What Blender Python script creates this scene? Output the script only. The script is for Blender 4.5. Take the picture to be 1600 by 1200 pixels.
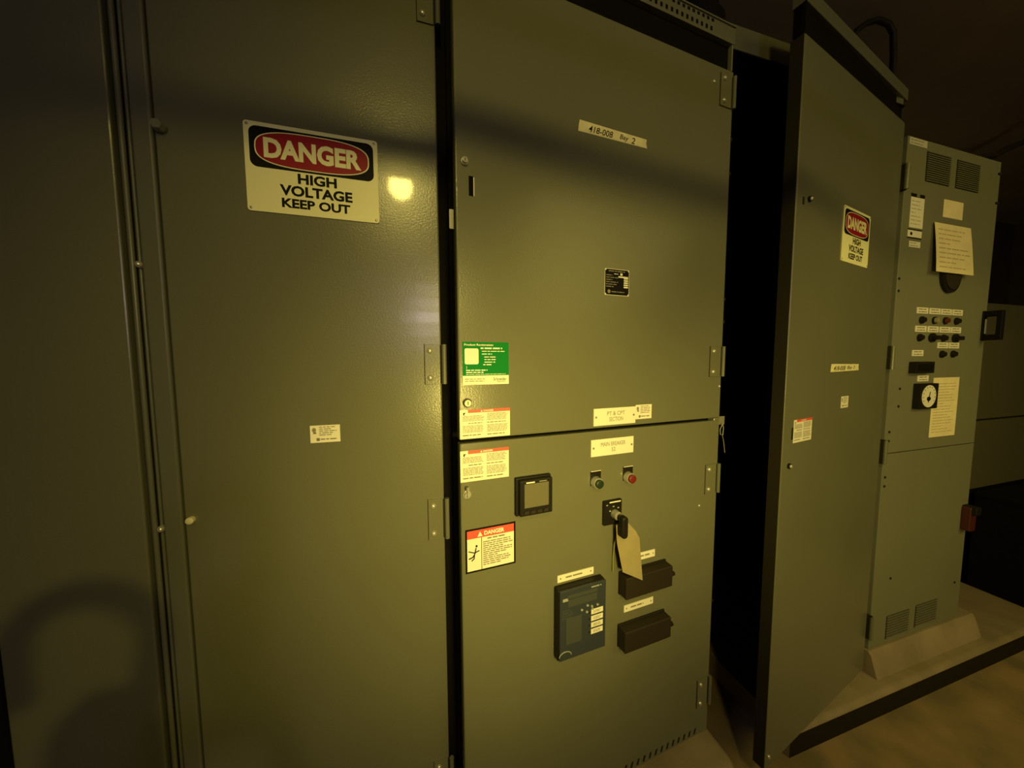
import bpy, math, random
from mathutils import Vector
random.seed(7)
for o in list(bpy.data.objects): bpy.data.objects.remove(o)
S = bpy.context.scene
COL = S.collection
PI = math.pi

# ------------------------------------------------------------------ camera
CAM = Vector((0.4821, -0.8203, 1.4140))
YAW, PITCH, ROLL, FPX = 0.27555, -0.07083, -0.00423, 507.81
cd = bpy.data.cameras.new('camera'); cam = bpy.data.objects.new('camera', cd); COL.objects.link(cam)
f = Vector((math.sin(YAW)*math.cos(PITCH), math.cos(YAW)*math.cos(PITCH), math.sin(PITCH)))
r = Vector((math.cos(YAW), -math.sin(YAW), 0)); u = r.cross(f)
r2 = math.cos(ROLL)*r + math.sin(ROLL)*u; u2 = -math.sin(ROLL)*r + math.cos(ROLL)*u
from mathutils import Matrix
cam.matrix_world = Matrix(((r2.x, u2.x, -f.x, CAM.x), (r2.y, u2.y, -f.y, CAM.y), (r2.z, u2.z, -f.z, CAM.z), (0, 0, 0, 1)))
cd.sensor_fit = 'HORIZONTAL'; cd.sensor_width = 36; cd.lens = FPX/1600*36; cd.clip_start = 0.01; cd.clip_end = 60
S.camera = cam

# ------------------------------------------------------------------ world, lights, exposure
w = bpy.data.worlds.new('world'); S.world = w; w.use_nodes = True
w.node_tree.nodes['Background'].inputs[0].default_value = (1.0, 0.80, 0.36, 1)
w.node_tree.nodes['Background'].inputs[1].default_value = 0.008
WARM = (1.0, 0.79, 0.175)
def area_light(name, loc, target, size, power, color, spread=PI):
    l = bpy.data.lights.new(name, 'AREA'); l.shape = 'DISK'; l.size = size; l.energy = power; l.color = color; l.spread = spread
    o = bpy.data.objects.new(name, l); COL.objects.link(o); o.location = loc
    o.rotation_euler = (Vector(target)-Vector(loc)).to_track_quat('-Z', 'Y').to_euler(); return o
LAMP = Vector((0.37, -1.97, 2.78))
def spot_light(name, loc, target, size, power, radius):
    l = bpy.data.lights.new(name, 'SPOT'); l.energy = power; l.color = WARM; l.shadow_soft_size = radius
    l.spot_size = math.radians(size); l.spot_blend = 1.0
    o = bpy.data.objects.new(name, l); COL.objects.link(o); o.location = loc
    o.rotation_euler = (Vector(target)-Vector(loc)).to_track_quat('-Z', 'Y').to_euler(); return o
spot_light('ceiling_bulb_light', LAMP, (1.25, 0, 1.35), 78, 56, 0.09)
spot_light('centre_fill_light', (0.75, -1.10, 1.20), (0.82, 0, 1.08), 82, 49, 0.08)  # unseen fill, added to brighten the middle of the panels
spot_light('left_fill_light', (0.84, -1.90, 1.90), (0.30, 0, 0.98), 60, 33, 0.04)  # added fill for the left panels, throws the caster's shadow
spot_light('door_fill_light', (0.90, -1.60, 1.20), (2.3, 0, 1.1), 72, 60, 0.10)  # unseen fill added to brighten the ajar door
area_light('right_fill_light', (3.1, -2.4, 2.9), (2.9, 0, 0.7), 2.2, 18.5, WARM, math.radians(110))  # broad fill added from the right, no fixture behind it
S.view_settings.view_transform = 'Standard'; S.view_settings.look = 'None'
S.view_settings.gamma = 1; S.view_settings.use_curve_mapping = False
S.view_settings.exposure = 0.0
S.cycles.max_bounces = 5

# ------------------------------------------------------------------ materials
def mat(name, col, rough=0.5, metal=0.0, noise=0.0, nscale=8, bump=0.0, bscale=300, coat=0.0, spec=0.5, emit=None, es=0.0, col2=None):
    m = bpy.data.materials.new(name); m.use_nodes = True; nt = m.node_tree; b = nt.nodes['Principled BSDF']
    b.inputs['Base Color'].default_value = (*col, 1); b.inputs['Roughness'].default_value = rough; b.inputs['Metallic'].default_value = metal
    b.inputs['Specular IOR Level'].default_value = spec
    if coat: b.inputs['Coat Weight'].default_value = coat; b.inputs['Coat Roughness'].default_value = 0.055
    if emit: b.inputs['Emission Color'].default_value = (*emit, 1); b.inputs['Emission Strength'].default_value = es
    tc = nt.nodes.new('ShaderNodeTexCoord')
    if noise or col2:
        n = nt.nodes.new('ShaderNodeTexNoise'); n.inputs['Scale'].default_value = nscale; n.inputs['Detail'].default_value = 6
        nt.links.new(tc.outputs['Object'], n.inputs['Vector'])
        mx = nt.nodes.new('ShaderNodeMix'); mx.data_type = 'RGBA'
        c2 = col2 or tuple(c*(1-noise) for c in col)
        mx.inputs[6].default_value = (*col, 1); mx.inputs[7].default_value = (*c2, 1)
        rp = nt.nodes.new('ShaderNodeMapRange'); rp.inputs[1].default_value = 0.35; rp.inputs[2].default_value = 0.65
        nt.links.new(n.outputs[0], rp.inputs[0]); nt.links.new(rp.outputs[0], mx.inputs[0]); nt.links.new(mx.outputs[2], b.inputs['Base Color'])
    if bump:
        n2 = nt.nodes.new('ShaderNodeTexNoise'); n2.inputs['Scale'].default_value = bscale; n2.inputs['Detail'].default_value = 2
        nt.links.new(tc.outputs['Object'], n2.inputs['Vector'])
        bp = nt.nodes.new('ShaderNodeBump'); bp.inputs['Strength'].default_value = bump; bp.inputs['Distance'].default_value = 0.001
        nt.links.new(n2.outputs[0], bp.inputs['Height']); nt.links.new(bp.outputs[0], b.inputs['Normal'])
        if coat:
            bc = nt.nodes.new('ShaderNodeBump'); bc.inputs['Strength'].default_value = bump*0.05; bc.inputs['Distance'].default_value = 0.001
            nt.links.new(n2.outputs[0], bc.inputs['Height']); nt.links.new(bc.outputs[0], b.inputs['Coat Normal'])
    return m
PAINT = mat('grey_green_enamel', (0.166, 0.164, 0.108), 0.26, noise=0.06, nscale=3, bump=0.3, bscale=260, coat=0.04, spec=0.45)
GLOSSP = mat('glossy_grey_green_enamel', (0.166, 0.164, 0.108), 0.26, noise=0.06, nscale=3, bump=0.3, bscale=260, coat=0.26, spec=0.5)
PAINT2 = mat('light_grey_enamel', (0.20, 0.20, 0.14), 0.5, noise=0.06, nscale=3, bump=0.10, bscale=260, spec=0.3)
TRIMP = mat('frame_enamel', (0.15, 0.15, 0.11), 0.33, noise=0.05, nscale=4, spec=0.5)
BLACK = mat('black_interior_shade', (0.006, 0.005, 0.004), 0.9, spec=0.1)  # near-black colour stands in for the shade inside cabinets and recesses
DARK = mat('dark_groove', (0.02, 0.018, 0.012), 0.8, spec=0.2)
STEEL = mat('zinc_steel', (0.62, 0.60, 0.54), 0.25, metal=0.55)
BRASS = mat('cream_nylon', (0.80, 0.74, 0.52), 0.4)
WHITE = mat('white_enamel_sign', (0.97, 0.94, 0.55), 0.4, spec=0.3)
PAPER = mat('white_paper', (0.85, 0.82, 0.70), 0.7)
PAPERY = mat('aged_paper', (0.95, 0.82, 0.52), 0.75, noise=0.10, nscale=14)
TAPE = mat('masking_tape', (0.92, 0.84, 0.50), 0.6, noise=0.15, nscale=40)
CREAM = mat('cream_nameplate', (0.88, 0.83, 0.72), 0.45)
RED = mat('sign_red', (0.33, 0.010, 0.022), 0.45, spec=0.2)
ORANGE = mat('label_red', (0.80, 0.10, 0.07), 0.5)
INK = mat('black_ink', (0.006, 0.005, 0.005), 0.6, spec=0.15)
GREYINK = mat('grey_ink', (0.26, 0.23, 0.17), 0.7)
DGREYINK = mat('worn_ink', (0.20, 0.18, 0.12), 0.7)
GREEN = mat('label_green', (0.0, 0.21, 0.03), 0.6, spec=0.15)
PLASTIC = mat('black_plastic', (0.012, 0.010, 0.007), 0.5, spec=0.25)
BROWNPL = mat('brown_black_plastic', (0.024, 0.017, 0.010), 0.6, spec=0.35)
BLUEPL = mat('blue_grey_faceplate', (0.034, 0.042, 0.056), 0.5)
BLUEPL2 = mat('blue_grey_inset', (0.062, 0.068, 0.066), 0.4)
SCREEN = mat('lcd_screen', (0.155, 0.145, 0.095), 0.3)
LED = mat('silver_key', (0.35, 0.36, 0.34), 0.4)
REDB = mat('red_button', (0.17, 0.016, 0.012), 0.4)
GREENB = mat('dark_green_button', (0.02, 0.035, 0.016), 0.35)
MANILA = mat('manila_tag_card', (0.34, 0.28, 0.15), 0.7, noise=0.1, nscale=30)
STRING = mat('tag_string', (0.30, 0.27, 0.10), 0.8)
CONC = mat('pad_concrete', (0.32, 0.25, 0.17), 0.85, noise=0.25, nscale=7, bump=0.5, bscale=60)
FLOORM = mat('stained_concrete', (0.33, 0.225, 0.125), 0.75, col2=(0.19, 0.15, 0.08), nscale=6, bump=0.4, bscale=40)
CEIL = mat('dusty_ceiling', (0.62, 0.52, 0.34), 0.9, noise=0.2, nscale=2)
WALLM = mat('dark_plaster', (0.16, 0.12, 0.07), 0.9, noise=0.2, nscale=2)
CABLE = mat('black_cable', (0.02, 0.016, 0.012), 0.6)
GALV = mat('galvanised_conduit', (0.35, 0.34, 0.30), 0.45, metal=0.6)
CASTER = mat('dark_caster', (0.03, 0.03, 0.035), 0.9)
BULB = mat('bulb_glow', (1, 0.9, 0.6), 0.4, emit=(1.0, 0.82, 0.30), es=20)
PANES = [mat('daylit_pane', (0.3, 0.3, 0.3), 0.4, emit=(1.0, 0.84, 0.92), es=e) for e in (0.8, 3.5, 7, 15)]
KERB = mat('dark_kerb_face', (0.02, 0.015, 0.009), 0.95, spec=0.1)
EDGE = mat('dark_edge_shade', (0.026, 0.021, 0.012), 0.6, spec=0.3)  # shade on the ajar door's side edge, put into the colour
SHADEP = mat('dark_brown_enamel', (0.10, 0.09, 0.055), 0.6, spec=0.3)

# ------------------------------------------------------------------ mesh helpers
class MB:
    """collects pieces into one mesh; local axes: x along the panel, z up, -y out of the panel"""
    def __init__(s): s.v = []; s.f = []; s.m = []; s.mats = []
    def mi(s, m):
        if m not in s.mats: s.mats.append(m)
        return s.mats.index(m)
    def add(s, vs, fs, m):
        k = len(s.v); s.v += [tuple(q) for q in vs]; i = s.mi(m)
        for q in fs: s.f.append(tuple(k+a for a in q)); s.m.append(i)
        return s
    def box(s, x0, x1, y0, y1, z0, z1, m):
        vs = [(x, y, z) for z in (z0, z1) for y in (y0, y1) for x in (x0, x1)]
        return s.add(vs, [(0, 2, 3, 1), (4, 5, 7, 6), (0, 1, 5, 4), (2, 6, 7, 3), (0, 4, 6, 2), (1, 3, 7, 5)], m)
    def plate(s, x0, x1, z0, z1, o0, o1, m):          # o = distance out of the panel
        return s.box(x0, x1, -o1, -o0, z0, z1, m)
    def prism(s, pts, o0, o1, m):                      # outline in (x,z), counter-clockwise, extruded outward
        n = len(pts)
        vs = [(x, -o0, z) for x, z in pts]+[(x, -o1, z) for x, z in pts]
        fs = [tuple(range(n-1, -1, -1)), tuple(range(n, 2*n))]+[(i, (i+1) % n, n+(i+1) % n, n+i) for i in range(n)]
        return s.add(vs, fs, m)
    def rrect(s, x0, x1, z0, z1, rad, o0, o1, m, seg=6):
        pts = []
        for cx, cz, a in ((x1-rad, z0+rad, -90), (x1-rad, z1-rad, 0), (x0+rad, z1-rad, 90), (x0+rad, z0+rad, 180)):
            for k in range(seg+1):
                t = math.radians(a+90*k/seg); pts.append((cx+rad*math.cos(t), cz+rad*math.sin(t)))
        return s.prism(pts, o0, o1, m)
    def oval(s, cx, cz, rx, rz, o0, o1, m, n=48, p=2.0):
        pts = []
        for k in range(n):
            t = 2*PI*k/n; c, q = math.cos(t), math.sin(t)
            pts.append((cx+rx*math.copysign(abs(c)**(2/p), c), cz+rz*math.copysign(abs(q)**(2/p), q)))
        return s.prism(pts, o0, o1, m)
    def cyl(s, a, b, ra, m, rb=None, n=20):
        a = Vector(a); b = Vector(b); rb = ra if rb is None else rb; d = (b-a).normalized()
        t = Vector((0, 0, 1)) if abs(d.z) < .9 else Vector((1, 0, 0)); e = d.cross(t).normalized(); g = d.cross(e)
        vs = [a+ra*(math.cos(2*PI*k/n)*e+math.sin(2*PI*k/n)*g) for k in range(n)]+[b+rb*(math.cos(2*PI*k/n)*e+math.sin(2*PI*k/n)*g) for k in range(n)]
        fs = [tuple(range(n-1, -1, -1)), tuple(range(n, 2*n))]+[(k, (k+1) % n, n+(k+1) % n, n+k) for k in range(n)]
        return s.add(vs, fs, m)
    def dome(s, x, z, o, rad, h, m, n=16, rings=5):    # rounded head standing out of the panel
        vs = []; fs = []
        for j in range(rings):
            t = (PI/2)*j/rings; rr = rad*math.cos(t); hh = h*math.sin(t)
            vs += [(x+rr*math.cos(2*PI*k/n), -(o+hh), z+rr*math.sin(2*PI*k/n)) for k in range(n)]
        vs.append((x, -(o+h), z)); top = len(vs)-1
        for j in range(rings-1):
            fs += [(j*n+k, j*n+(k+1) % n, (j+1)*n+(k+1) % n, (j+1)*n+k) for k in range(n)]
        fs += [((rings-1)*n+k, (rings-1)*n+(k+1) % n, top) for k in range(n)]
        return s.add(vs, fs, m)
    def tube(s, pts, rad, m, n=10, closed=False):
        pts = [Vector(q) for q in pts]; N = len(pts); vs = []; fs = []
        prev = None
        for i, q in enumerate(pts):
            a = pts[(i-1) % N] if (closed or i > 0) else q; b = pts[(i+1) % N] if (closed or i < N-1) else q
            d = (b-a).normalized()
            if prev is None:
                t = Vector((0, 0, 1)) if abs(d.z) < .9 else Vector((1, 0, 0)); e = d.cross(t).normalized()
            else: e = (prev-d*prev.dot(d)).normalized()
            prev = e; g = d.cross(e)
            vs += [q+rad*(math.cos(2*PI*k/n)*e+math.sin(2*PI*k/n)*g) for k in range(n)]
        for i in range(N if closed else N-1):
            j = (i+1) % N
            fs += [(i*n+k, i*n+(k+1) % n, j*n+(k+1) % n, j*n+k) for k in range(n)]
        if not closed: fs += [tuple(range(n-1, -1, -1)), tuple((N-1)*n+k for k in range(n))]
        return s.add(vs, fs, m)
    def text(s, txt, x0, x1, z0, z1, o, m, bold=0.0, sx_fit=True, th=0.0003, slant=0.0, sp=1.0):
        """lettering filled into the box x0..x1, z0..z1"""
        cu = bpy.data.curves.new('t', 'FONT'); cu.body = txt; cu.size = 1; cu.offset = bold; cu.resolution_u = 3; cu.shear = slant; cu.space_character = sp
        ob = bpy.data.objects.new('t', cu); COL.objects.link(ob)
        dg = bpy.context.evaluated_depsgraph_get(); me = bpy.data.meshes.new_from_object(ob.evaluated_get(dg))
        xs = [q.co.x for q in me.vertices]; ys = [q.co.y for q in me.vertices]
        ax, bx, ay, by = min(xs), max(xs), min(ys), max(ys)
        kz = (z1-z0)/(by-ay); kx = (x1-x0)/(bx-ax) if sx_fit else kz
        vs = [(x0+(q.co.x-ax)*kx, -(o+th), z0+(q.co.y-ay)*kz) for q in me.vertices]
        s.add(vs, [tuple(p.vertices) for p in me.polygons], m)
        bpy.data.objects.remove(ob); bpy.data.curves.remove(cu); bpy.data.meshes.remove(me); return s
    def lines(s, x0, x1, z0, z1, n, m, o, thick=0.45, ragged=0.25, gap=0.0):
        """rows of tiny print too small to read: uneven dashes"""
        rnd = random.Random(int(abs(x0*9173+z0*331+n)*1000))
        h = (z1-z0)/n
        for i in range(n):
            zc = z1-h*(i+.5); x = x0; end = x1-rnd.random()*ragged*(x1-x0)
            if gap and i % 4 == 3: end = x0+(x1-x0)*(.3+.4*rnd.random())
            while x < end:
                l = h*(0.8+2.6*rnd.random()); xe = min(x+l, end)
                s.plate(x, xe, zc-h*thick/2, zc+h*thick/2, o, o+0.0002, m); x = xe+h*0.38
        return s
    def build(s, name, parent=None, loc=(0, 0, 0), rz=0.0, smooth=False, bevel=0.0, seg=2):
        me = bpy.data.meshes.new(name); me.from_pydata(s.v, [], s.f)
        for m in s.mats: me.materials.append(m)
        me.polygons.foreach_set('material_index', s.m)
        if smooth: me.polygons.foreach_set('use_smooth', [True]*len(me.polygons))
        me.update()
        o = bpy.data.objects.new(name, me); COL.objects.link(o); o.location = loc; o.rotation_euler = (0, 0, rz)
        if parent: o.parent = parent
        if smooth:
            try: me.set_sharp_from_angle(angle=math.radians(40))
            except Exception: pass
        if bevel:
            b = o.modifiers.new('bevel', 'BEVEL'); b.width = bevel; b.segments = seg; b.limit_method = 'ANGLE'
        return o
def tag(o, label, cat, group=None):
    o['label'] = label; o['category'] = cat
    if group: o['group'] = group
    return o
def thing(name, label, cat, loc=(0, 0, 0), rz=0.0, group=None):
    o = bpy.data.objects.new(name, None); COL.objects.link(o); o.empty_display_size = 0.05
    o.location = loc; o.rotation_euler = (0, 0, rz); return tag(o, label, cat, group)
def structure(o): o['kind'] = 'structure'; return o

# the panel faces: origin at the hinge (or corner), angle of swing
X3, HX, HY = 1.4139, 2.3787, 0.0717
FACE = {'A': (0.0, 0.0, 0.0), 'B': (X3, 0.0, 0.07849), 'D': (HX, HY, 0.1873), 'C': (0.0, HY, 0.0)}
def at(face, s, z, out=0.0):
    ox, oy, a = FACE[face]
    return Vector((ox+s*math.cos(a)+out*math.sin(a), oy+s*math.sin(a)-out*math.cos(a), z))
def ang(face): return FACE[face][2]
def rel(root, face, s, z, out=0.0): return at(face, s, z, out)-root.location

# ------------------------------------------------------------------ room
structure(MB().box(-3, 8, -4.2, 2.2, -0.20, -0.10, FLOORM).build('floor'))
structure(MB().box(-3, 8, -4.2, 2.2, 3.15, 3.25, CEIL).build('ceiling'))
structure(MB().box(-3.1, -3, -4.2, 2.2, -0.10, 3.15, WALLM).build('wall_left'))
structure(MB().box(8, 8.1, -4.2, 2.2, -0.10, 3.15, WALLM).build('wall_right'))
structure(MB().box(-3, 8, 1.6, 1.7, -0.10, 3.15, WALLM).build('wall_back'))
WX0, WX1, WZ0, WZ1 = 0.22, 0.86, 1.55, 2.55
wf = MB()
for (a, b, c, d) in ((-3, WX0, -0.10, 3.15), (WX1, 8, -0.10, 3.15), (WX0, WX1, -0.10, WZ0), (WX0, WX1, WZ1, 3.15)): wf.box(a, b, -4.2, -4.1, c, d, WALLM)
structure(wf.build('wall_front'))
wi = MB()
rows = 5; hh = (WZ1-WZ0)/rows; cols = (WX0, 0.34, 0.46, WX1)
LEVEL = ((0, 0, 1), (0, 1, 2), (1, 2, 3), (0, 1, 2), (0, 0, 1))
for k in range(rows):
    for c in range(3): wi.box(cols[c], cols[c+1], -4.16, -4.15, WZ0+k*hh+0.006, WZ0+(k+1)*hh-0.006, PANES[LEVEL[k][c]])
for k in range(rows+1):
    z = WZ0+k*hh; wi.box(WX0, WX1, -4.155, -4.10, z-0.014, z+0.014, DARK)
structure(wi.build('window_1'))

# ------------------------------------------------------------------ concrete pads
def pad(name, x0, x1, yf, yb, h, label, face=None):
    R = 0.035 if h > .05 else 0.022; prof = [(yb, -0.10), (yf, -0.10), (yf, h-R)]
    prof += [(yf+R-R*math.cos(t), h-R+R*math.sin(t)) for t in [PI/2*k/6 for k in range(1, 7)]]+[(yb, h)]
    mb = MB(); n = len(prof)
    xs = [x0, x1-0.03, x1-0.012, x1]; ins = [0, 0, 0.010, 0.035]
    vs = []
    for x, i in zip(xs, ins):
        vs += [(x, y+(i if y < yb else 0), z-(i if z > -0.07 else 0)) for y, z in prof]
    fs = [tuple(range(n)), tuple(range(4*n-1, 3*n-1, -1))]
    for a in range(3):
        for k in range(n): fs.append((a*n+k, (a+1)*n+k, (a+1)*n+(k+1) % n, a*n+(k+1) % n))
    mb.add(vs, fs, CONC)
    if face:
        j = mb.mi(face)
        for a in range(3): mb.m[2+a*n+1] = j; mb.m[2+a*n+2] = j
    return tag(mb.build(name, smooth=True), label, 'concrete pad')
pad('concrete_pad', -2.2, 1.445, -0.105, 1.3, 0.118, 'tan concrete housekeeping pad with rounded corner under the lower breaker door')
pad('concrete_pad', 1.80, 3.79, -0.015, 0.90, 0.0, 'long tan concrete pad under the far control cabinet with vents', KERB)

q = MB(); yy = [(0.90, 0.0005), (0.030, 0.0005), (0.036, 0.02), (0.056, 0.09), (0.066, 0.1035), (0.90, 0.1035)]
vs = [(x, y, z) for x in (2.392, 3.20) for y, z in yy]; n = len(yy)
q.add(vs, [tuple(range(n-1, -1, -1)), tuple(range(n, 2*n))]+[(k, (k+1) % n, n+(k+1) % n, n+k) for k in range(n)], CONC)
tag(q.build('concrete_plinth', smooth=True), 'low sloped concrete plinth directly under the far control cabinet', 'plinth')

# ------------------------------------------------------------------ shared hardware
def screw(parent, name, face, s, z, rad=0.006, h=0.005, m=STEEL, out=0.0, root=None):
    mb = MB().dome(0, 0, 0, rad, h, m)
    return mb.build(name, parent, rel(root, face, s, z, out) if root else (s, -out, z), ang(face) if root else 0, smooth=True)
def hinge(root, face, s0, s1, z0, z1, m=PAINT):
    """leaf from s0 to s1 with a barrel at s1"""
    w_ = s1-s0; h = z1-z0
    leaf = MB().plate(0, w_-0.016, 0, h, 0.0002, 0.0035, m).plate(-0.0015, 0, -0.001, h+0.001, 0.0001, 0.001, DARK)
    o = leaf.build('hinge', root, rel(root, face, s0, z0), ang(face), bevel=0.0006)
    b = MB().plate(w_-0.0155, w_-0.012, 0.002, h-0.002, 0.0002, 0.002, DARK)
    b.cyl((w_-0.006, -0.004, 0), (w_-0.006, -0.004, h), 0.0058, TRIMP, n=14)
    b.build('hinge_barrel', o, smooth=True)
    for zz in (0.16*h, 0.84*h):
        MB().dome(0.012 if w_ > .045 else .014, zz, 0.0034, 0.0072, 0.006, STEEL).build('screw', o, smooth=True)
    return o
def door_slab(root, name, face, s0, s1, z0, z1, m=PAINT, th=0.03):
    mb = MB().plate(s0, s1, z0, z1, -th, 0, m)
    return mb.build(name, root, rel(root, face, 0, 0), ang(face), bevel=0.0035, seg=3)

# ------------------------------------------------------------------ leftmost cabinet
c0 = thing('switchgear_cabinet', 'unmarked dark grey-green metal panel cabinet, leftmost in the row, beside the rail with bolts', 'cabinet', (-0.296, 0.0, 0.118))
MB().box(0, 0.235, 0.031, 1.1, 0, 2.38, TRIMP).build('body', c0)
MB().box(0.0, 0.232, 0.0, 0.03, 0.012, 2.38, PAINT).build('door', c0, bevel=0.003)
c00 = thing('switchgear_cabinet', 'dark cabinet edge beyond the black gap at the lower left corner', 'cabinet', (-1.25, 0.0, 0.118))
MB().box(0, 0.925, 0.031, 1.1, 0, 2.38, BLACK).build('body', c00)
MB().box(0, 0.90, 0.0, 0.03, 0.012, 2.38, PAINT).build('door', c00, bevel=0.003)

# ------------------------------------------------------------------ first cabinet (with the large danger sign)
c1 = thing('switchgear_cabinet', 'grey-green high voltage cabinet whose single tall door carries the big danger sign', 'cabinet', (0.0, 0.0, 0.118))
mb = MB().box(-0.058, 0.558, 0.036, 1.1, 0, 2.38, BLACK); mb.build('body', c1)
mb = MB().box(-0.056, 0.0, 0.012, 0.036, 0.0, 2.38, DARK); mb.build('groove_channel', c1)
mb = MB().box(-0.0335, -0.0015, -0.003, 0.012, 0.0, 2.38, TRIMP); mb.build('side_rail', c1, bevel=0.004, seg=3)
mb = MB().cyl((-0.0525, 0.006, 0.0), (-0.0525, 0.006, 2.38), 0.0045, TRIMP, n=14)
mb.cyl((-0.0425, 0.009, 0.0), (-0.0425, 0.009, 2.38), 0.003, TRIMP, n=12).build('bead_strip', c1, smooth=True)
for zz in (1.605, 1.07, 0.45): MB().dome(-0.041, zz-0.118, -0.006, 0.0075, 0.010, STEEL).build('bolt', c1, smooth=True)
door_slab(c1, 'door', 'A', 0.001, 0.5333, 0.135, 2.40, GLOSSP)
for zz, m_ in ((1.865, PAINT2), (1.084, BRASS)):
    k = MB().cyl((0, 0, 0), (0, -0.007, 0), 0.011 if m_ is PAINT2 else 0.0075, m_, n=12)
    if m_ is PAINT2: k.cyl((0, -0.007, 0), (0, -0.016, 0), 0.012, m_, rb=0.009, n=6)
    else: k.dome(0, 0, 0.007, 0.0075, 0.003, m_)
    k.build('latch_knob' if m_ is PAINT2 else 'bolt_head', c1, rel(c1, 'A', 0.0125, zz), 0, smooth=True)
for z0, z1 in ((2.182, 2.285), (1.358, 1.455), (0.963, 1.068), (0.25, 0.35)): hinge(c1, 'A', 0.494, 0.546, z0, z1)

# black post and white tag in the gap
MB().box(0.5585, 0.575, 0.012, 0.036, 0.02, 2.38, BLACK).build('gap_post', c1)
tag(MB().rrect(0, 0.0135, 0, 0.046, 0.002, 0, 0.0012, CREAM).build('paper_tag', None, (0.5595, 0.0112, 1.738)), 'small white paper tag in the dark gap between the first two doors', 'tag')

# ------------------------------------------------------------------ second cabinet (breaker)
c2 = thing('breaker_cabinet', 'grey-green main breaker cabinet with split upper and lower doors, meter, relay and switches', 'cabinet', (X3, 0.0, 0.118))
MB().box(-0.836, -0.006, 0.05, 1.1, 0, 2.30, BLACK).build('body', c2)
L = -0.8495
ud = door_slab(c2, 'upper_door', 'B', L, -0.001, 1.2285, 2.279)
ld = door_slab(c2, 'lower_door', 'B', L+0.0005, -0.001, 0.131, 1.2205)
MB().plate(-0.028, -0.001, 0, 0.008, -0.02, -0.0005, PAINT).build('seam_filler', c2, rel(c2, 'B', 0, 1.2205), ang('B'))
# slot with turned edge, screws and locks on the left edge
MB().plate(0, 0.0105, 0, 0.043, 0.0001, 0.0006, BLACK).plate(0.0106, 0.0126, 0.0, 0.041, 0.0001, 0.0012, CREAM).build('vent_slot', c2, rel(c2, 'B', -0.8195, 1.785), ang('B'))
def lock(z, s, m_, r1, root=c2, face='B'):
    k = MB().cyl((0, 0, 0), (0, -0.004, 0), r1*1.25, PLASTIC if m_ is BRASS else STEEL).cyl((0, -0.004, 0), (0, -0.010, 0), r1, m_, rb=r1*.92)
    k.plate(-0.0008, 0.0008, -r1*.5, r1*.5, 0.0100, 0.0104, DARK)
    return k.build('door_lock', root, rel(root, face, s, z), ang(face), smooth=True)
lock(1.856, -0.829, STEEL, 0.0065); lock(1.3165, -0.830, BRASS, 0.0085)
kl = lock(1.098, -0.834, STEEL, 0.0078)
MB().plate(-0.0012, 0.0012, -0.004, 0.018, 0.010, 0.016, STEEL).cyl((0, -0.013, 0.012), (0, -0.013, 0.02), 0.004, STEEL).build('lock_key', kl)
for z0, z1 in ((2.170, 2.262), (1.362, 1.457), (0.982, 1.078), (0.235, 0.335)): hinge(c2, 'B', -0.056, 0.004, z0, z1)
for s, z, q in ((-0.082, 2.229, .006), (-0.009, 1.33, .0045), (-0.078, 0.947, .0045), (-0.026, 1.2235, .0035)):
    MB().dome(0, 0, 0, q, q*.8, STEEL).build('screw', c2, rel(c2, 'B', s, z), ang('B'), smooth=True)
for z in (2.08, 1.98, 1.60, 1.53, 1.02, .60): MB().plate(0, 0.005, 0, 0.010, -0.004, 0.0012, DARK).build('edge_notch', c2, rel(c2, 'B', -0.0035, z), ang('B'))
# header above the doors: dark gap and perforated rail
MB().plate(L-0.004, -0.004, 2.283, 2.357, -0.03, -0.014, BLACK).build('header_recess', c2, rel(c2, 'B', 0, 0), ang('B'))
hr = MB().plate(L-0.004, -0.002, 2.355, 2.40, -0.035, 0.0, TRIMP).plate(L-0.004, -0.002, 2.400, 2.404, -0.035, 0.004, TRIMP)
hro = hr.build('header_rail', c2, rel(c2, 'B', 0, 0), ang('B'), bevel=0.001)
vs_ = MB()
for k in range(40):
    s = -0.10-0.0185*k
    vs_.plate(s, s+0.009, 2.389, 2.397, 0.0001, 0.0006, BLACK)
    vs_.plate(s-0.004, s+0.004, 2.364, 2.375, 0.0001, 0.0006, BLACK)
vs_.build('perforations', hro)
MB().plate(-0.011, -0.006, 2.281, 2.36, -0.03, -0.002, PAINT2).build('corner_post', c2, rel(c2, 'B', 0, 0), ang('B'))
# louvre slots at the foot of the lower door
lv = MB()
for k in range(28):
    s = -0.055-0.024*k
    lv.prism([(s-0.010, 0.141), (s-0.003, 0.141), (s+0.002, 0.160), (s-0.005, 0.160)], 0.0001, 0.0007, DARK)
lv.build('louvre_slots', c2, rel(c2, 'B', 0, 0), ang('B'))

# meter
mt = MB().plate(0, 0.098, 0, 0.098, 0.0, 0.012, PLASTIC).plate(0.006, 0.095, 0.004, 0.095, 0.012, 0.026, PLASTIC)
mto = mt.build('power_meter', c2, rel(c2, 'B', -0.7135, 1.0255), ang('B'), bevel=0.003)
MB().plate(0.017, 0.083, 0.026, 0.086, 0.0262, 0.0275, SCREEN).build('meter_screen', mto)
MB().plate(0.022, 0.045, 0.0875, 0.0905, 0.0262, 0.0272, CREAM).plate(0.057, 0.078, 0.0880, 0.0905, 0.0262, 0.0270, GREYINK).build('meter_caption', mto)
for k in range(4): MB().rrect(0.017+.0175*k, 0.029+.0175*k, 0.010, 0.018, 0.003, 0.026, 0.0285, BROWNPL).build('meter_button', mto)
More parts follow.
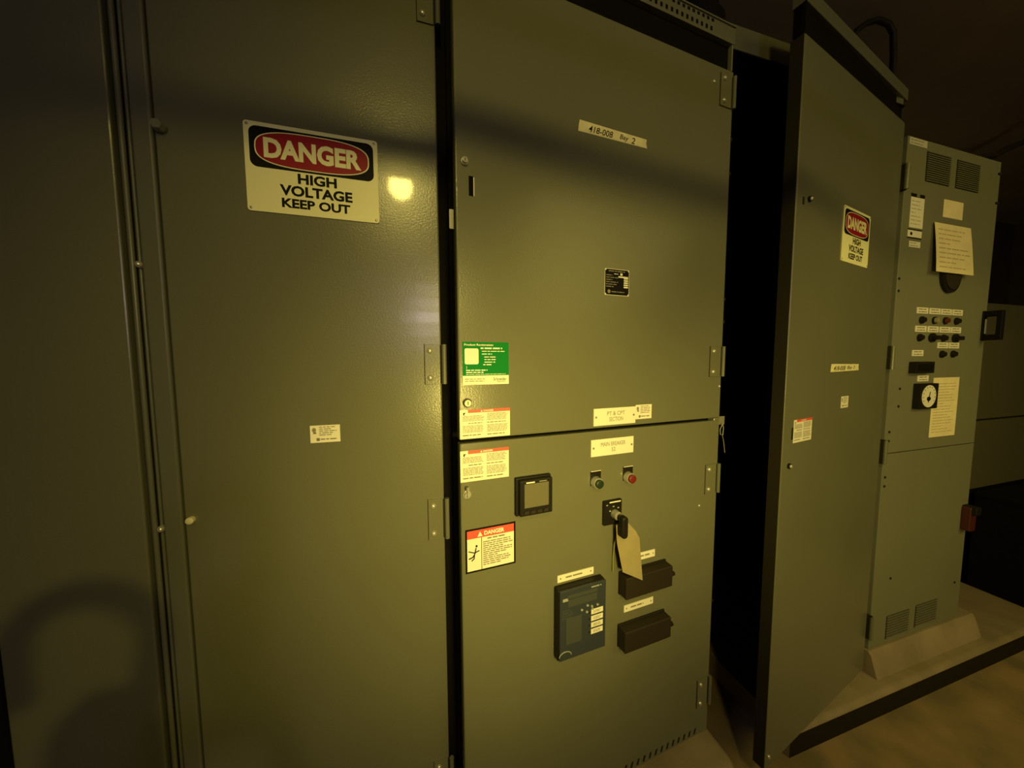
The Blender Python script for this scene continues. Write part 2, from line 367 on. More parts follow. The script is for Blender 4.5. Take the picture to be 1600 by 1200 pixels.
# push buttons with black legend squares
for s, m_, lab in ((-0.4735, GREENB, 'dark green button in a chrome bezel'), (-0.364, REDB, 'red button in a chrome bezel')):
    q = MB().rrect(-0.0165, 0.0165, -0.013, 0.028, 0.002, 0.0, 0.0025, PLASTIC).plate(-0.0155, 0.0165, 0.027, 0.0285, 0.002, 0.003, CREAM)
    qo = q.build('push_button', c2, rel(c2, 'B', s, 1.0825), ang('B')); qo['label'] = lab
    MB().cyl((0, -0.002, -0.003), (0, -0.016, -0.003), 0.0165, STEEL, rb=0.0145, n=28).build('bezel', qo, smooth=True)
    MB().cyl((0, -0.015, -0.003), (0, -0.023, -0.003), 0.0120, m_, n=28).dome(0, -0.003, 0.023, 0.0120, 0.0025, m_).build('button_cap', qo, smooth=True)
# control switch with pistol handle
sw = MB().rrect(0, 0.062, 0, 0.071, 0.004, 0.0, 0.006, PLASTIC)
for (a, b) in ((0.012, 0.058), (0.034, 0.052), (0.050, 0.046), (0.022, 0.040), (0.040, 0.036)): sw.oval(a, b, 0.003, 0.002, 0.006, 0.0064, LED, n=12)
sw.plate(0.020, 0.058, 0.063, 0.0665, 0.006, 0.0065, CREAM)
swo = sw.build('control_switch', c2, rel(c2, 'B', -0.449, 0.950), ang('B'))
MB().cyl((0.038, -0.006, 0.030), (0.038, -0.0225, 0.030), 0.013, STEEL, rb=0.012, n=24).build('switch_collar', swo, smooth=True)
MB().rrect(0.029, 0.049, -0.022, 0.040, 0.0095, 0.0325, 0.052, PLASTIC).cyl((0.038, -0.0225, 0.030), (0.038, -0.0335, 0.030), 0.006, PLASTIC).build('pistol_handle', swo, smooth=True, bevel=0.004)
# manila tag hung on the handle
t = thing('hanging_tag', 'plain manila card tag hanging from the pistol-grip switch handle', 'tag', at('B', -0.404, 0.959, 0.0245), ang('B'))
tg = [(-0.016, -0.002), (0.020, 0.003), (0.050, -0.030), (0.062, -0.052), (0.066, -0.172), (-0.001, -0.134), (-0.016, -0.05)]
tc = MB().prism([(x, z) for x, z in reversed(tg)], -0.0006, 0.0, MANILA)
tc.v = [(x, y+0.10*z, z) for x, y, z in tc.v]      # leans out over the test block below it
tc.build('tag_card', t)
MB().tube([(0.0, 0.0, 0.0), (-0.008, -0.002, -0.02), (-0.010, 0.012, -0.06), (-0.009, 0.020, -0.11), (-0.010, 0.018, -0.150)], 0.0014, STRING, n=8).build('string', t, smooth=True)
# protective relay
rl = MB().plate(0, 0.148, 0, 0.198, 0.0, 0.022, PLASTIC)
rlo = rl.build('protective_relay', c2, rel(c2, 'B', -0.6005, 0.611), ang('B'), bevel=0.003)
MB().plate(0.004, 0.148, 0.002, 0.197, 0.022, 0.028, BLUEPL).build('face_plate', rlo, bevel=0.0015)
MB().plate(0.028, 0.118, 0.150, 0.170, 0.0282, 0.0290, BLUEPL2).plate(0.026, 0.120, 0.173, 0.183, 0.0282, 0.0288, BLUEPL2).plate(0.012, 0.028, 0.168, 0.176, 0.0282, 0.0288, LED).build('display', rlo)
MB().plate(0.022, 0.070, 0.045, 0.120, 0.0282, 0.0290, BLUEPL2).build('label_window', rlo)
MB().lines(0.010, 0.045, 0.118, 0.145, 4, BLUEPL2, 0.0281).build('face_print', rlo)
MB().lines(0.100, 0.14, 0.184, 0.192, 1, LED, 0.0281).build('model_print', rlo)
kp = MB()
for (a, b) in ((0.070, 0.132), (0.088, 0.140), (0.086, 0.122), (0.102, 0.134), (0.120, 0.134), (0.104, 0.126)): kp.oval(a, b, 0.0035, 0.0028, 0.028, 0.0305, LED, n=14)
kp.build('keypad', rlo)
for k in range(4):
    q = MB().plate(0.100, 0.138, 0.053+0.019*k, 0.067+0.019*k, 0.0282, 0.0292, CREAM).lines(0.107, 0.132, 0.056+0.019*k, 0.064+0.019*k, 2, GREYINK, 0.0292)
    q.build('legend_strip', rlo)
    MB().dome(0.095, 0.060+0.019*k, 0.028, 0.003, 0.002, PLASTIC, n=10).build('relay_button', rlo)
MB().tube([(0.020+0.020*math.cos(a)*.9, -0.0295, 0.016+0.012*math.sin(a)) for a in [PI*k/10 for k in range(11)]], 0.0012, LED, n=6).build('arc_mark', rlo)
# engraved strips
def strip(s0, s1, z0, z1, face='B', root=c2):
    h = z1-z0; L_ = s1-s0
    q = MB().plate(0, L_, 0, h, 0, 0.0016, CREAM)
    for x in (0.08*L_, 0.92*L_): q.oval(x, h/2, 0.0022, 0.0022, 0.0016, 0.0020, DGREYINK, n=12)
    q.lines(0.22*L_, 0.80*L_, 0.3*h, 0.75*h, 1, GREYINK, 0.0016, thick=0.5)
    return q.build('engraved_strip', root, rel(root, face, s0, z0), ang(face))
strip(-0.590, -0.476, 0.815, 0.835); strip(-0.345, -0.256, 0.818, 0.840); strip(-0.367, -0.258, 0.667, 0.688)
# test switch covers
for z in (0.733, 0.570):
    q = MB().plate(0, 0.172, 0, 0.064, 0.0, 0.034, BROWNPL).plate(-0.002, 0.174, -0.002, 0.068, 0.0, 0.006, PLASTIC)
    qo = q.build('test_block', c2, rel(c2, 'B', -0.388, z), ang('B'), bevel=0.005, seg=3)
    MB().cyl((0.175, -0.022, 0.030), (0.188, -0.022, 0.030), 0.006, PLASTIC).cyl((0.182, -0.022, 0.024), (0.182, -0.022, 0.036), 0.004, PLASTIC).build('thumb_screw', qo, smooth=True)
# bracket with a hanging padlock hasp in the dark opening
hk = MB().box(-0.004, 0.05, 0.03, 0.034, 0, 0.028, PAINT2).build('latch_bracket', c2, (0.004, 0.0, 1.197-0.118))
MB().tube([(0.033, 0.022, 0.005), (0.026, 0.024, -0.015), (0.028, 0.024, -0.032), (0.038, 0.024, -0.034), (0.040, 0.024, -0.010), (0.033, 0.022, 0.005)], 0.0016, STEEL, n=8).build('ring', hk, smooth=True)
MB().tube([(0.036, 0.024, -0.032), (0.044, 0.024, -0.060), (0.050, 0.024, -0.095)], 0.0012, GREYINK, n=6).build('wire', hk)

# ------------------------------------------------------------------ signs, labels
def danger_sign(name, label, face, s, ztop, W, H, p, grp=None):
    root = thing(name, label, 'sign', at(face, s, ztop-H, 0.0), ang(face), grp)
    MB().rrect(0, W, 0, H, 0.006, 0.0003, 0.0022, WHITE).build('sign_board', root)
    bz0, bz1 = 0.50*H, 0.955*H
    d = MB().rrect(0.035*W, 0.965*W, bz0, bz1, 0.014, 0.0022, 0.0024, INK)
    cz = (bz0+bz1)/2; rx = 0.43*W; rz = 0.205*H
    d.oval(W/2, cz, rx, rz, 0.0024, 0.0026, WHITE, p=p).oval(W/2, cz, rx*.978, rz*.948, 0.0026, 0.0028, RED, p=p)
    d.text('DANGER', 0.135*W, 0.865*W, cz-0.115*H, cz+0.115*H, 0.0028, WHITE, bold=0.045)
    d.build('danger_panel', root)
    m = MB()
    m.text('HIGH', 0.37*W, 0.665*W, 0.362*H, 0.482*H, 0.0022, INK, bold=0.038)
    m.text('VOLTAGE', 0.235*W, 0.785*W, 0.213*H, 0.337*H, 0.0022, INK, bold=0.038)
    m.text('KEEP OUT', 0.245*W, 0.765*W, 0.073*H, 0.183*H, 0.0022, INK, bold=0.038)
    m.build('message_lettering', root)
    for x, z in ((0.025, 0.035), (0.975, 0.035), (0.025, 0.965), (0.975, 0.965)):
        MB().dome(x*W, z*H, 0.002, 0.003, 0.0015, STEEL, n=12).build('screw', root, smooth=True)
    return root
danger_sign('danger_sign', 'large danger high voltage keep out sign on the first cabinet door', 'A', 0.1472, 1.906, 0.254, 0.178, 2.9)
danger_sign('danger_sign', 'smaller danger high voltage keep out sign on the door standing ajar', 'D', -0.495, 1.943, 0.2215, 0.1865, 3.2)

def sticker(face, s0, s1, z0, z1, label, cat, mb, name, th=0.0):
    o = mb.build(name, None, at(face, s0, z0, 0.0002), ang(face)); return tag(o, label, cat)
# rating label on the first door and its two look-alikes
def rating(w_, h):
    q = MB().plate(0, w_, 0, h, 0, 0.0004, CREAM)
    q.oval(0.13*w_, 0.74*h, 0.07*w_, 0.13*h, 0.0004, 0.0006, GREYINK, n=14).plate(0.10*w_, 0.20*w_, 0.52*h, 0.62*h, 0.0004, 0.0006, DGREYINK)
    q.plate(0.20*w_, 0.31*w_, 0.10*h, 0.27*h, 0.0004, 0.0006, DGREYINK).lines(0.34*w_, 0.88*w_, 0.12*h, 0.26*h, 1, DGREYINK, 0.0004, ragged=.05)
    q.lines(0.30*w_, 0.9*w_, 0.38*h, 0.95*h, 5, GREYINK, 0.0004, ragged=.4); return q
sticker('A', 0.2405, 0, 1.2305, 0, 'small cream rating label alone in the middle of the first cabinet door', 'label', rating(0.061, 0.0395), 'rating_label')
sticker('B', -0.3405, 0, 1.245, 0, 'small cream rating label touching the right end of the PT nameplate', 'label', rating(0.058, 0.0415), 'rating_label')
sticker('D', -0.415, 0, 1.235, 0, 'tiny cream label on the ajar door, right of its red-topped sticker', 'label', rating(0.061, 0.043), 'rating_label')
# handwritten tapes
def tape(w_, h, txt):
    q = MB().prism([(0, 0), (w_, 0.003), (w_-0.004, h*.6), (w_-0.002, h), (0.004, h+0.002), (0.001, h*.5)], 0, 0.0003, TAPE)
    for t_, a, b in txt: q.text(t_, a*w_, b*w_, 0.18*h, 0.80*h, 0.0003, INK, bold=0.008, slant=0.25)
    return q
sticker('B', -0.5385, 0, 1.988, 0, 'masking tape strip handwritten 418-008 Bay 2, high on the upper breaker door', 'tape', tape(0.217, 0.0255, (('418-008', .14, .48), ('Bay', .58, .71), ('2', .75, .81))), 'masking_tape_label')
sticker('D', -0.515, 0, 1.370, 0, 'handwritten masking tape strip at mid height on the ajar door', 'tape', tape(0.235, 0.0265, (('418-008', .10, .50), ('Bay 3', .56, .84))), 'masking_tape_label')
# black rating plate
q = MB().rrect(0, 0.080, 0, 0.070, 0.003, 0, 0.0010, CREAM).rrect(0.0012, 0.0788, 0.0012, 0.0688, 0.004, 0.0010, 0.0013, INK)
q.lines(0.012, 0.066, 0.061, 0.067, 1, GREYINK, 0.0013, ragged=.05).lines(0.030, 0.043, 0.055, 0.059, 1, CREAM, 0.0013)
q.plate(0.050, 0.057, 0.054, 0.060, 0.0013, 0.0015, CREAM).plate(0.044, 0.076, 0.048, 0.052, 0.0013, 0.0015, CREAM)
for k in range(5): q.plate(0.062, 0.076, 0.0215+0.0058*k, 0.0255+0.0058*k, 0.0013, 0.0015, CREAM)
q.lines(0.004, 0.044, 0.020, 0.056, 6, GREYINK, 0.0013, thick=.35, ragged=.5)
q.oval(0.014, 0.010, 0.005, 0.005, 0.0013, 0.0015, GREYINK, n=14).lines(0.022, 0.066, 0.007, 0.012, 1, GREYINK, 0.0013, ragged=.05)
for x, z in ((0.003, 0.003), (0.077, 0.003), (0.003, 0.067), (0.077, 0.067)): q.dome(x, z, 0.001, 0.0022, 0.001, CREAM, n=10)
sticker('B', -0.4535, 0, 1.590, 0, 'black metal data plate with cream value boxes on the upper breaker door', 'plate', q, 'data_plate')
# green registration label
q = MB().plate(0, 0.113, 0.0215, 0.100, 0, 0.0004, GREEN).plate(0, 0.113, 0, 0.0215, 0, 0.0004, CREAM)
q.rrect(0.005, 0.038, 0.048, 0.085, 0.004, 0.0004, 0.0006, CREAM)
q.text('Product Registration', 0.004, 0.074, 0.0895, 0.096, 0.0004, CREAM, bold=0.02)
q.lines(0.043, 0.100, 0.082, 0.089, 1, CREAM, 0.0004, ragged=.1, thick=.5).lines(0.046, 0.105, 0.076, 0.081, 1, CREAM, 0.0004, ragged=.05, thick=.35)
q.lines(0.046, 0.074, 0.069, 0.075, 1, CREAM, 0.0004, thick=.35).lines(0.052, 0.082, 0.050, 0.068, 3, CREAM, 0.0004, thick=.35).lines(0.049, 0.070, 0.044, 0.050, 1, CREAM, 0.0004, thick=.4)
q.plate(0.009, 0.0098, 0.037, 0.044, 0.0004, 0.0006, CREAM)
q.lines(0.008, 0.060, 0.0265, 0.0365, 2, CREAM, 0.0004, thick=.5, ragged=.2).lines(0.008, 0.106, 0.0225, 0.0265, 1, CREAM, 0.0004, thick=.3, ragged=.02)
q.text('Schneider', 0.074, 0.107, 0.009, 0.0165, 0.0004, GREEN, bold=0.01).text('Electric', 0.084, 0.104, 0.0045, 0.0085, 0.0004, GREEN)
q.lines(0.005, 0.055, 0.006, 0.016, 2, DGREYINK, 0.0004, thick=.3, ragged=.1)
sticker('B', -0.8395, 0, 1.3585, 0, 'green product registration label with a blank cream square and footer on the upper breaker door', 'label', q, 'registration_label')
# bilingual warning stickers
def warning(w_, h):
    q = MB().plate(0, w_, 0, h, 0, 0.0004, CREAM).plate(0.155*w_, w_, 0.89*h, h, 0.0004, 0.0006, ORANGE)
    q.text('DANGER', 0.46*w_, 0.66*w_, 0.915*h, 0.975*h, 0.0006, CREAM, bold=0.03).prism([(0.40*w_, 0.915*h), (0.445*w_, 0.915*h), (0.4225*w_, 0.975*h)], 0.0006, 0.0008, CREAM)
    q.prism([(0.06*w_, 0.84*h), (0.09*w_, 0.80*h), (0.085*w_, 0.86*h), (0.12*w_, 0.89*h), (0.07*w_, 0.91*h)], 0.0004, 0.0006, INK)
    q.lines(0.05*w_, 0.47*w_, 0.60*h, 0.80*h, 5, GREYINK, 0.0004, thick=.5, ragged=.12).lines(0.16*w_, 0.46*w_, 0.50*h, 0.56*h, 1, DGREYINK, 0.0004, thick=.5)
    q.lines(0.05*w_, 0.47*w_, 0.20*h, 0.46*h, 6, GREYINK, 0.0004, thick=.5, ragged=.12).lines(0.05*w_, 0.45*w_, 0.08*h, 0.15*h, 1, DGREYINK, 0.0004, thick=.5)
    q.lines(0.53*w_, 0.96*w_, 0.60*h, 0.86*h, 6, GREYINK, 0.0004, thick=.5, ragged=.12).lines(0.53*w_, 0.94*w_, 0.50*h, 0.56*h, 1, DGREYINK, 0.0004, thick=.5)
    q.lines(0.53*w_, 0.96*w_, 0.18*h, 0.46*h, 6, GREYINK, 0.0004, thick=.5, ragged=.12).lines(0.53*w_, 0.95*w_, 0.07*h, 0.14*h, 1, DGREYINK, 0.0004, thick=.5)
    return q
sticker('B', -0.8480, 0, 1.2315, 0, 'red-topped two-column warning sticker just above the door seam', 'sticker', warning(0.124, 0.0665+0.002), 'warning_sticker')
sticker('B', -0.8485, 0, 1.1275, 0, 'red-topped two-column warning sticker just below the door seam', 'sticker', warning(0.121, 0.075), 'warning_sticker')
sticker('D', -0.7505, 0, 1.143, 0, 'red-topped two-column warning sticker near the free edge of the ajar door', 'sticker', warning(0.1215, 0.076), 'warning_sticker')
q = MB().plate(-0.012, -0.0005, 0.013, 0.052, 0, 0.0003, DARK); tag(q.build('adhesive_mark', None, at('D', -0.7505, 1.143, 0.0002), ang('D')), 'dark narrow mark left of the red-topped sticker on the ajar door', 'mark')
# framed danger sticker
q = MB().plate(0, 0.129, 0, 0.110, 0, 0.0005, INK).plate(0.0045, 0.1245, 0.0045, 0.0855, 0.0005, 0.0007, CREAM).plate(0.0045, 0.1245, 0.0855, 0.1055, 0.0005, 0.0007, ORANGE)
q.prism([(0.030, 0.0885), (0.043, 0.0885), (0.0365, 0.1010)], 0.0007, 0.0009, CREAM).text('DANGER', 0.047, 0.099, 0.0895, 0.1005, 0.0007, CREAM, bold=0.04)
q.plate(0.0395, 0.0410, 0.0045, 0.0855, 0.0007, 0.0009, INK)
q.tube([(0.0075, -0.0022, 0.056), (0.022, -0.0022, 0.050), (0.034, -0.0022, 0.054)], 0.0011, INK, n=6).tube([(0.026, -0.0022, 0.062), (0.023, -0.0022, 0.048), (0.018, -0.0022, 0.040), (0.008, -0.0022, 0.037)], 0.0013, INK, n=6)
q.tube([(0.022, -0.0022, 0.045), (0.021, -0.0022, 0.036), (0.015, -0.0022, 0.031)], 0.0012, INK, n=6).oval(0.0275, 0.0655, 0.0026, 0.0030, 0.0007, 0.0010, INK, n=14)
q.lines(0.055, 0.112, 0.077, 0.0835, 1, DGREYINK, 0.0007, thick=.5).lines(0.044, 0.121, 0.012, 0.075, 12, GREYINK, 0.0007, thick=.5, ragged=.2, gap=1)
sticker('B', -0.8395, 0, 0.8995, 0, 'black-framed danger sticker with a figure struck by electricity, below the keyed lock', 'sticker', q, 'danger_sticker')
# engraved nameplates
def nameplate(w_, h, l1, l2, a, b, c, d):
    q = MB().plate(0, w_, 0, h, 0, 0.0018, CREAM)
    for x in (0.055*w_, 0.955*w_): q.oval(x, h*.5, 0.0030, 0.0030, 0.0018, 0.0022, DGREYINK, n=14)
    q.text(l1, a*w_, b*w_, 0.56*h, 0.80*h, 0.0018, DGREYINK).text(l2, c*w_, d*w_, 0.22*h, 0.46*h, 0.0018, DGREYINK); return q
sticker('B', -0.4825, 0, 1.2355, 0, 'cream nameplate engraved PT & CPT SECTION above the door seam', 'nameplate', nameplate(0.1405, 0.0475, 'PT & CPT', 'SECTION', .31, .73, .36, .69), 'engraved_nameplate')
sticker('B', -0.4895, 0, 1.1505, 0, 'cream nameplate engraved MAIN BREAKER 52 below the door seam', 'nameplate', nameplate(0.1425, 0.0470, 'MAIN BREAKER', '52', .22, .80, .47, .56), 'engraved_nameplate')

# ------------------------------------------------------------------ third cabinet, door ajar
c3 = thing('switchgear_cabinet', 'dark open cabinet with its tall grey-green door standing ajar, third in the row', 'cabinet', (1.43, HY, 0.0))
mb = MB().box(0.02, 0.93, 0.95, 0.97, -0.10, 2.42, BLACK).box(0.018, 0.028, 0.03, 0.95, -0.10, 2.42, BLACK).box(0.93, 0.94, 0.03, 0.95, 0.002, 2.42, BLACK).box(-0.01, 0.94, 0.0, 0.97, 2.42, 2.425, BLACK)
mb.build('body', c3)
MB().box(-0.024, 0.93, 0.0, 0.02, 2.426, 2.500, TRIMP).build('top_rail', c3, bevel=0.002)
DL = -0.8124
MB().plate(DL-0.0015, DL, 0.016, 2.361, -0.036, -0.0025, EDGE).build('edge_shade_strip', c3, rel(c3, 'D', 0, 0), ang('D'))  # added dark strip, painted shade over the door's side edge
dd = door_slab(c3, 'door', 'D', DL, -0.001, 0.016, 2.361, th=0.034)
MB().plate(DL-0.004, 0.0, 2.365, 2.447, -0.030, -0.012, BLACK).plate(DL-0.004, DL-0.0005, 2.365, 2.447, -0.030, 0.0, BLACK).build('header_recess', c3, rel(c3, 'D', 0, 0), ang('D'))
MB().plate(DL-0.004, 0.010, 2.447, 2.490, -0.035, 0.0, TRIMP).build('header_rail', c3, rel(c3, 'D', 0, 0), ang('D'), bevel=0.0015)
for z0, z1 in ((2.10, 2.20), (1.372, 1.468), (0.965, 1.068), (0.165, 0.27)):
    h_ = MB().box(0, 0.020, -0.012, 0.022, 0, z1-z0, DARK).cyl((0.004, -0.014, 0), (0.004, -0.014, z1-z0), 0.007, TRIMP, n=14)
    h_.build('hinge', c3, rel(c3, 'D', 0.002, z0), ang('D'))
for s, z in ((-0.736, 1.910), (-0.769, 1.071)):
    lo = MB().cyl((0, 0, 0), (0, -0.006, 0), 0.009, PLASTIC).dome(0, 0, 0.006, 0.0065, 0.005, STEEL); lo.build('door_lock', c3, rel(c3, 'D', s, z), ang('D'), smooth=True)
MB().plate(0, 0.009, 0, 0.022, 0.0001, 0.0012, DARK).build('vent_slot', c3, rel(c3, 'D', -0.775, 1.888), ang('D'))
MB().dome(0, 0, 0, 0.007, 0.005, STEEL).build('screw', c3, rel(c3, 'D', -0.79, 0.055), ang('D'), smooth=True)

# ------------------------------------------------------------------ far control cabinet
FX0, FX1 = 2.405, 3.085
c4 = thing('control_cabinet', 'far light grey control cabinet with rows of buttons, round gauge and floor vents', 'cabinet', (FX0, HY, 0.105))
def r4(x, z, out=0.0): return Vector((x-FX0, -out, z-0.105))
MB().box(0, FX1-FX0, 0.021, 1.1, 0, 2.213, PAINT2).build('body', c4, bevel=0.003)
MB().box(0.0, FX1-FX0, 0.0, 0.020, 0.901, 2.213, PAINT2).build('upper_door', c4, bevel=0.002)
MB().box(0.0, FX1-FX0, 0.0, 0.020, 0.0, 0.897, PAINT2).build('lower_door', c4, bevel=0.002)
def vent(x0, x1, z0, z1, n, deep=True):
    q = MB().plate(0, x1-x0, 0, z1-z0, 0.0001, 0.0008, DARK); h = (z1-z0)/n
    for k in range(n): q.plate(0.002, x1-x0-0.002, h*k+h*.35, h*k+h*.85, 0.0008, 0.004, TRIMP)
    return q.build('vent', c4, r4(x0, z0))
vent(2.533, 2.699, 2.157, 2.278, 14); vent(2.745, 2.918, 2.158, 2.278, 14)
vent(2.515, 2.680, 0.126, 0.238, 9); vent(2.728, 2.896, 0.133, 0.243, 9)
def plate4(x, z, w_=0.078, h=0.026):
    q = MB().plate(-w_/2, w_/2, -h/2, h/2, 0.0001, 0.0018, CREAM).lines(-w_*.36, w_*.40, -h*.42, h*.42, 2, DGREYINK, 0.0018, thick=.35, ragged=.2)
    return q.build('legend_plate', c4, r4(x, z))
for x in (2.589, 2.677, 2.762, 2.847): plate4(x, 1.625)
for x in (2.588, 2.675, 2.762, 2.846): plate4(x, 1.546)
for x in (2.757, 2.842): plate4(x, 1.476)
plate4(2.580, 1.441); plate4(2.633, 1.329)
def pilot(x, z, m_, lab):
    q = MB().cyl((0, 0, 0), (0, -0.006, 0), 0.016, PLASTIC).cyl((0, -0.006, 0), (0, -0.014, 0), 0.012, m_, rb=0.010)
    o = q.build('indicator_lamp' if m_ in (MANILA, REDB) else 'push_button', c4, r4(x, z), smooth=True); o['label'] = lab
WPIL = CREAM
pilot(2.587, 1.584, PLASTIC, 'black button'); pilot(2.678, 1.585, MANILA, 'white lamp'); pilot(2.758, 1.586, mat('dark_red_lens', (0.13, 0.02, 0.012), 0.4), 'red lamp'); pilot(2.842, 1.586, PLASTIC, 'black button')
pilot(2.582, 1.508, PLASTIC, 'black button'); pilot(2.755, 1.508, PLASTIC, 'black button'); pilot(2.754, 1.436, PLASTIC, 'black button'); pilot(2.838, 1.437, PLASTIC, 'black button')
for x in (2.672, 2.846):
    q = MB().oval(0, 0, 0.025, 0.020, 0.0, 0.006, PLASTIC, n=20)
    qo = q.build('selector_switch', c4, r4(x, 1.509)); MB().rrect(-0.012, 0.030, -0.009, 0.009, 0.006, 0.006, 0.018, PLASTIC).build('switch_handle', qo)
MB().rrect(0, 0.130, 0, 0.050, 0.004, 0, 0.022, PLASTIC).plate(0.012, 0.118, 0.010, 0.040, 0.022, 0.0225, INK).build('counter_display', c4, r4(2.528, 1.353))
g = MB().rrect(0, 0.134, 0, 0.112, 0.004, 0, 0.020, PLASTIC).build('panel_gauge', c4, r4(2.572, 1.195))
MB().oval(0.067, 0.056, 0.050, 0.049, 0.0202, 0.0215, CREAM).build('dial', g)
q = MB().prism([(0.060, 0.030), (0.066, 0.028), (0.074, 0.075), (0.070, 0.076)], 0.0216, 0.0222, INK).oval(0.065, 0.045, 0.014, 0.010, 0.0216, 0.0220, INK, n=16)
for k in range(11):
    a = math.radians(-30+24*k); q.plate(0.067+0.042*math.cos(a)-.002, 0.067+0.042*math.cos(a)+.002, 0.056+0.041*math.sin(a)-.002, 0.056+0.041*math.sin(a)+.002, 0.0216, 0.022, INK)
q.build('needle', g)
MB().oval(0, 0.02, 0.070, 0.082, 0, 0.012, PLASTIC).oval(0, 0.02, 0.058, 0.068, 0.012, 0.016, BROWNPL).build('round_meter', c4, r4(2.757, 1.770))
q = MB().rrect(-0.012, 0.018, -0.132, 0.008, 0.004, 0, 0.006, INK).rrect(-0.010, 0.016, -0.020, 0.006, 0.004, 0.006, 0.040, INK).rrect(-0.010, 0.016, -0.130, -0.104, 0.004, 0.006, 0.040, INK).rrect(-0.010, 0.016, -0.130, 0.006, 0.004, 0.040, 0.056, INK)
q.plate(-0.004, 0.008, -0.10, -0.03, 0.006, 0.010, LED)
q.build('door_handle', c4, r4(3.060, 1.632), bevel=0.002)['label'] = 'black door handle'
q = MB().rrect(0, 0.05, 0, 0.12, 0.008, 0, 0.03, mat('dark_red_plastic', (0.07, 0.012, 0.008), 0.5)).rrect(0.005, 0.045, 0.085, 0.125, 0.008, 0.0, 0.045, PLASTIC)
q.build('lower_handle', c4, r4(3.030, 0.575), bevel=0.003)['label'] = 'dark red lower handle'
for x, z in ((2.415, 1.75), (2.418, 1.70), (2.478, 1.287), (2.478, 1.21), (2.43, 1.10), (2.43, 1.06), (2.425, 0.90), (2.425, 0.86), (2.42, 2.21), (2.42, 2.18), (2.52, 0.42), (3.03, 0.30)):
    MB().dome(0, 0, 0, 0.006, 0.004, PLASTIC, n=10).build('screw', c4, r4(x, z))
for x, z in ((3.065, 2.26), (3.065, 2.13)): MB().plate(0, 0.02, 0, 0.008, 0, 0.004, DARK).build('edge_notch', c4, r4(x, z))
def paper(x0, x1, z0, z1, m_, label, name, nl, out=0.0005, extra=None, ink=GREYINK, bend=0.0):
    w_, h = x1-x0, z1-z0; q = MB()
    for k in range(12): q.plate(0, w_, h*k/12, h*(k+1)/12, 0, 0.0006, m_)
    if nl: q.lines(0.08*w_, 0.92*w_, 0.06*h, 0.92*h, nl, ink, 0.0006, thick=.25, ragged=.3, gap=1)
    if extra: extra(q, w_, h)
    if bend: q.v = [(x+(x-w_/2)*0.035*(1-z/h)**2, y-bend*(1-z/h)**2+0.012*(z/h)**2, z) for x, y, z in q.v]
    return tag(q.build(name, None, at('C', x0, z0, out)), label, 'paper' if 'paper' in name or 'note' in name or 'sheet' in name else 'label')
paper(2.675, 2.818, 2.029, 2.103, PAPERY, 'small blank yellowed note near the top of the far control cabinet', 'paper_note', 0)
LTG = mat('faded_print', (0.55, 0.46, 0.28), 0.8)
paper(2.609, 2.875, 1.787, 1.998, PAPERY, 'large yellowed sheet hanging over a round meter on the far cabinet', 'paper_sheet', 9, out=0.018, ink=LTG, bend=0.006)
paper(2.712, 2.910, 1.056, 1.330, PAPERY, 'tall yellowed instruction sheet right of the round gauge on the far cabinet', 'paper_sheet', 18, ink=LTG)
def ex(q, w_, h):
    q.plate(0, w_, h*.985, h, 0.0006, 0.0009, INK).plate(0, w_*.4, h, h*1.10, 0, 0.0009, INK).plate(w_*.65, w_, h, h*1.10, 0, 0.0009, INK)
paper(2.451, 2.541, 1.963, 2.087, PAPER, 'narrow white warning label with dark top corners on the far cabinet', 'warning_label', 7, extra=ex, ink=LTG)
def ex2(q, w_, h): q.plate(0, w_, h, h*1.18, 0, 0.0009, INK).plate(0, w_, -h*.18, 0, 0, 0.0009, INK).oval(w_*.25, h*.5, w_*.08, h*.25, .0006, .0009, INK, n=14)
paper(2.446, 2.540, 1.924, 1.952, PAPER, 'small black-edged label with a dot beneath the narrow warning label', 'symbol_label', 0, extra=ex2)
paper(2.461, 2.536, 1.884, 1.908, PAPER, 'tiny pale label, lowest of the stacked labels on the far cabinet', 'small_label', 2)
SILV = mat('silver_foil', (0.62, 0.60, 0.50), 0.5)
paper(2.413, 2.529, 2.286, 2.314, SILV, 'pale smudged label at the top left corner of the far cabinet', 'corner_label', 2)

# ------------------------------------------------------------------ beyond the far cabinet
c5 = thing('enclosure', 'dark equipment enclosure in shadow beyond the far control cabinet', 'cabinet', (3.60, 0.34, 0.0))
MB().box(0.22, 1.2, 0.02, 0.9, -0.10, 1.02, BLACK).build('base_unit', c5)
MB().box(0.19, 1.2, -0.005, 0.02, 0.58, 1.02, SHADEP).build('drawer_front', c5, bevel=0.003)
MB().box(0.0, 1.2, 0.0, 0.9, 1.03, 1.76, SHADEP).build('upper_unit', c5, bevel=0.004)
c6 = thing('enclosure', 'black low cabinet at the right edge of the picture, resting on the floor', 'cabinet', (3.81, -1.2, -0.10))
MB().box(0.0, 0.9, 0.0, 1.5, 0.0, 0.66, BLACK).build('body', c6, bevel=0.005)
MB().box(-0.005, 0.905, -0.005, 1.5, 0.662, 0.68, BLACK).build('top', c6)

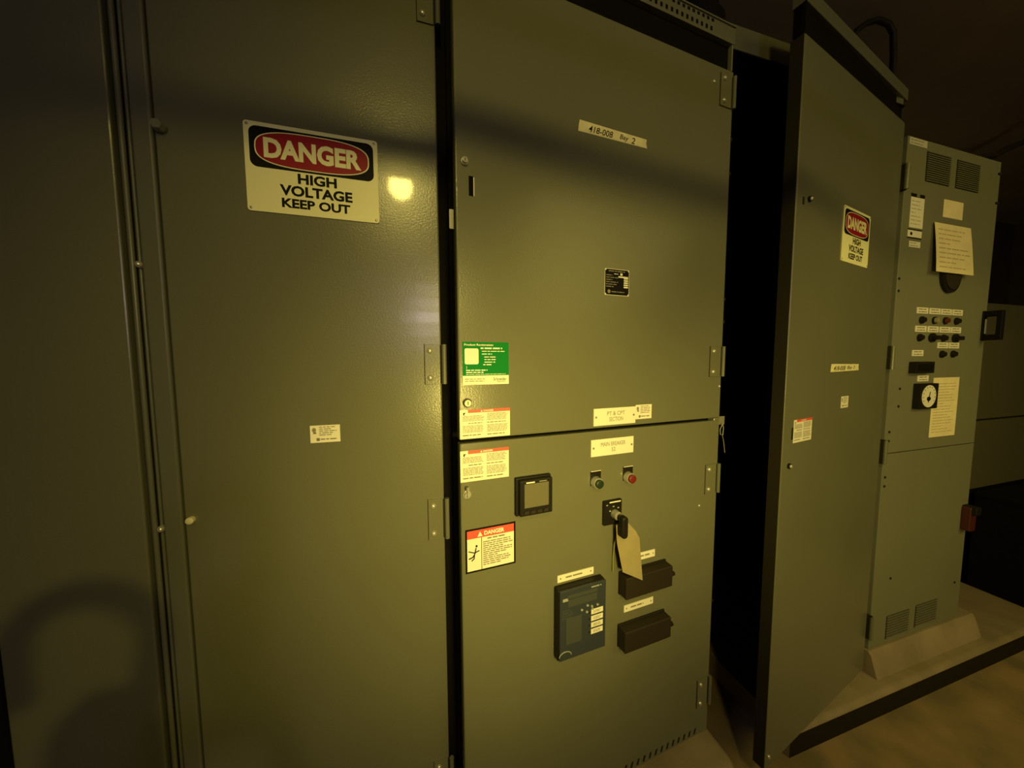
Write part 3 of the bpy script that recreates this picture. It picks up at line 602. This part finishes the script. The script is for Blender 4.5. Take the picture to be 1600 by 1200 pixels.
# cables over the cabinets
tag(MB().tube([(2.45, 0.45, 2.60), (2.50, 0.38, 2.90), (2.552, 0.35, 3.00), (2.625, 0.35, 3.055), (2.702, 0.35, 3.089), (2.779, 0.35, 3.09), (2.822, 0.35, 3.06), (2.834, 0.35, 2.976), (2.842, 0.35, 2.87), (2.85, 0.36, 2.318)], 0.013, CABLE).build('cable', None, smooth=True), 'dark cable looping up above the door that stands ajar', 'cable')
tag(MB().tube([(2.95, 0.6, 2.34), (3.2, 0.45, 2.52), (3.5, 0.38, 2.56), (3.823, 0.35, 2.628), (3.951, 0.35, 2.689), (4.119, 0.35, 2.755), (4.5, 0.35, 3.0), (4.6, 0.35, 3.15)], 0.016, CABLE).build('cable', None, smooth=True), 'dark cable rising to the right above the far control cabinet', 'cable')
q = MB().cyl((1.84, 0.62, 2.43), (1.84, 0.62, 3.15), 0.11, CABLE, n=28).cyl((1.84, 0.62, 3.0), (1.84, 0.62, 3.06), 0.14, CABLE, n=28)
tag(q.build('conduit_stub', None, smooth=True), 'dark round pipe rising above the black open cabinet', 'pipe')

# ------------------------------------------------------------------ behind the photographer
lampr = thing('ceiling_lamp', 'bare warm bulb hanging from the ceiling behind the camera', 'lamp', (LAMP.x, LAMP.y, LAMP.z))
MB().cyl((0, 0, 0.06), (0, 0, 0.37), 0.008, CABLE).cyl((0, 0, 0.055), (0, 0, 0.12), 0.022, CREAM).build('cord', lampr)
tag(MB().cyl((-2.9, -0.60, 2.175), (4.9, -0.60, 2.175), 0.030, GALV, n=20).cyl((-1.5, -0.60, 2.2), (-1.5, -0.60, 3.15), 0.008, GALV).cyl((4.7, -0.60, 2.2), (4.7, -0.60, 3.15), 0.008, GALV).build('conduit_pipe', None, smooth=True), 'long galvanised conduit hung across the aisle above the camera', 'pipe')
ct = thing('caster_stand', 'unseen stand added left of the camera to hold the shadow caster', 'caster stand', (0.13, -0.66, -0.10))  # added out of view, only holds up the shadow caster
MB().box(-0.11, 0.11, -0.09, 0.09, 0.94, 0.965, PLASTIC).build('caster_shelf', ct)
for a in (-0.10, 0.10):
    for b in (-0.08, 0.08): MB().cyl((a, b, 0), (a, b, 0.94), 0.010, GALV, n=10).build('caster_leg', ct)
bg = thing('shadow_caster', 'unseen looped dark shape added on the stand to cast the lower left shadow', 'shadow caster', (0.160, -0.605, 0.868))  # unseen shape, made up to cast the shadow at lower left
MB().oval(0, 0.120, 0.058, 0.117, -0.02, 0.02, CASTER, p=3).build('caster_body', bg)
MB().tube([(-0.085, 0, 0.25), (-0.05, 0, 0.20)][:1]+[(-0.010+0.075*math.cos(t), 0, 0.315+0.075*math.sin(t)) for t in [PI-PI*k/12 for k in range(13)]]+[(0.055, 0, 0.26), (0.045, 0, 0.21)], 0.019, CASTER, n=12).build('caster_loop', bg, smooth=True)
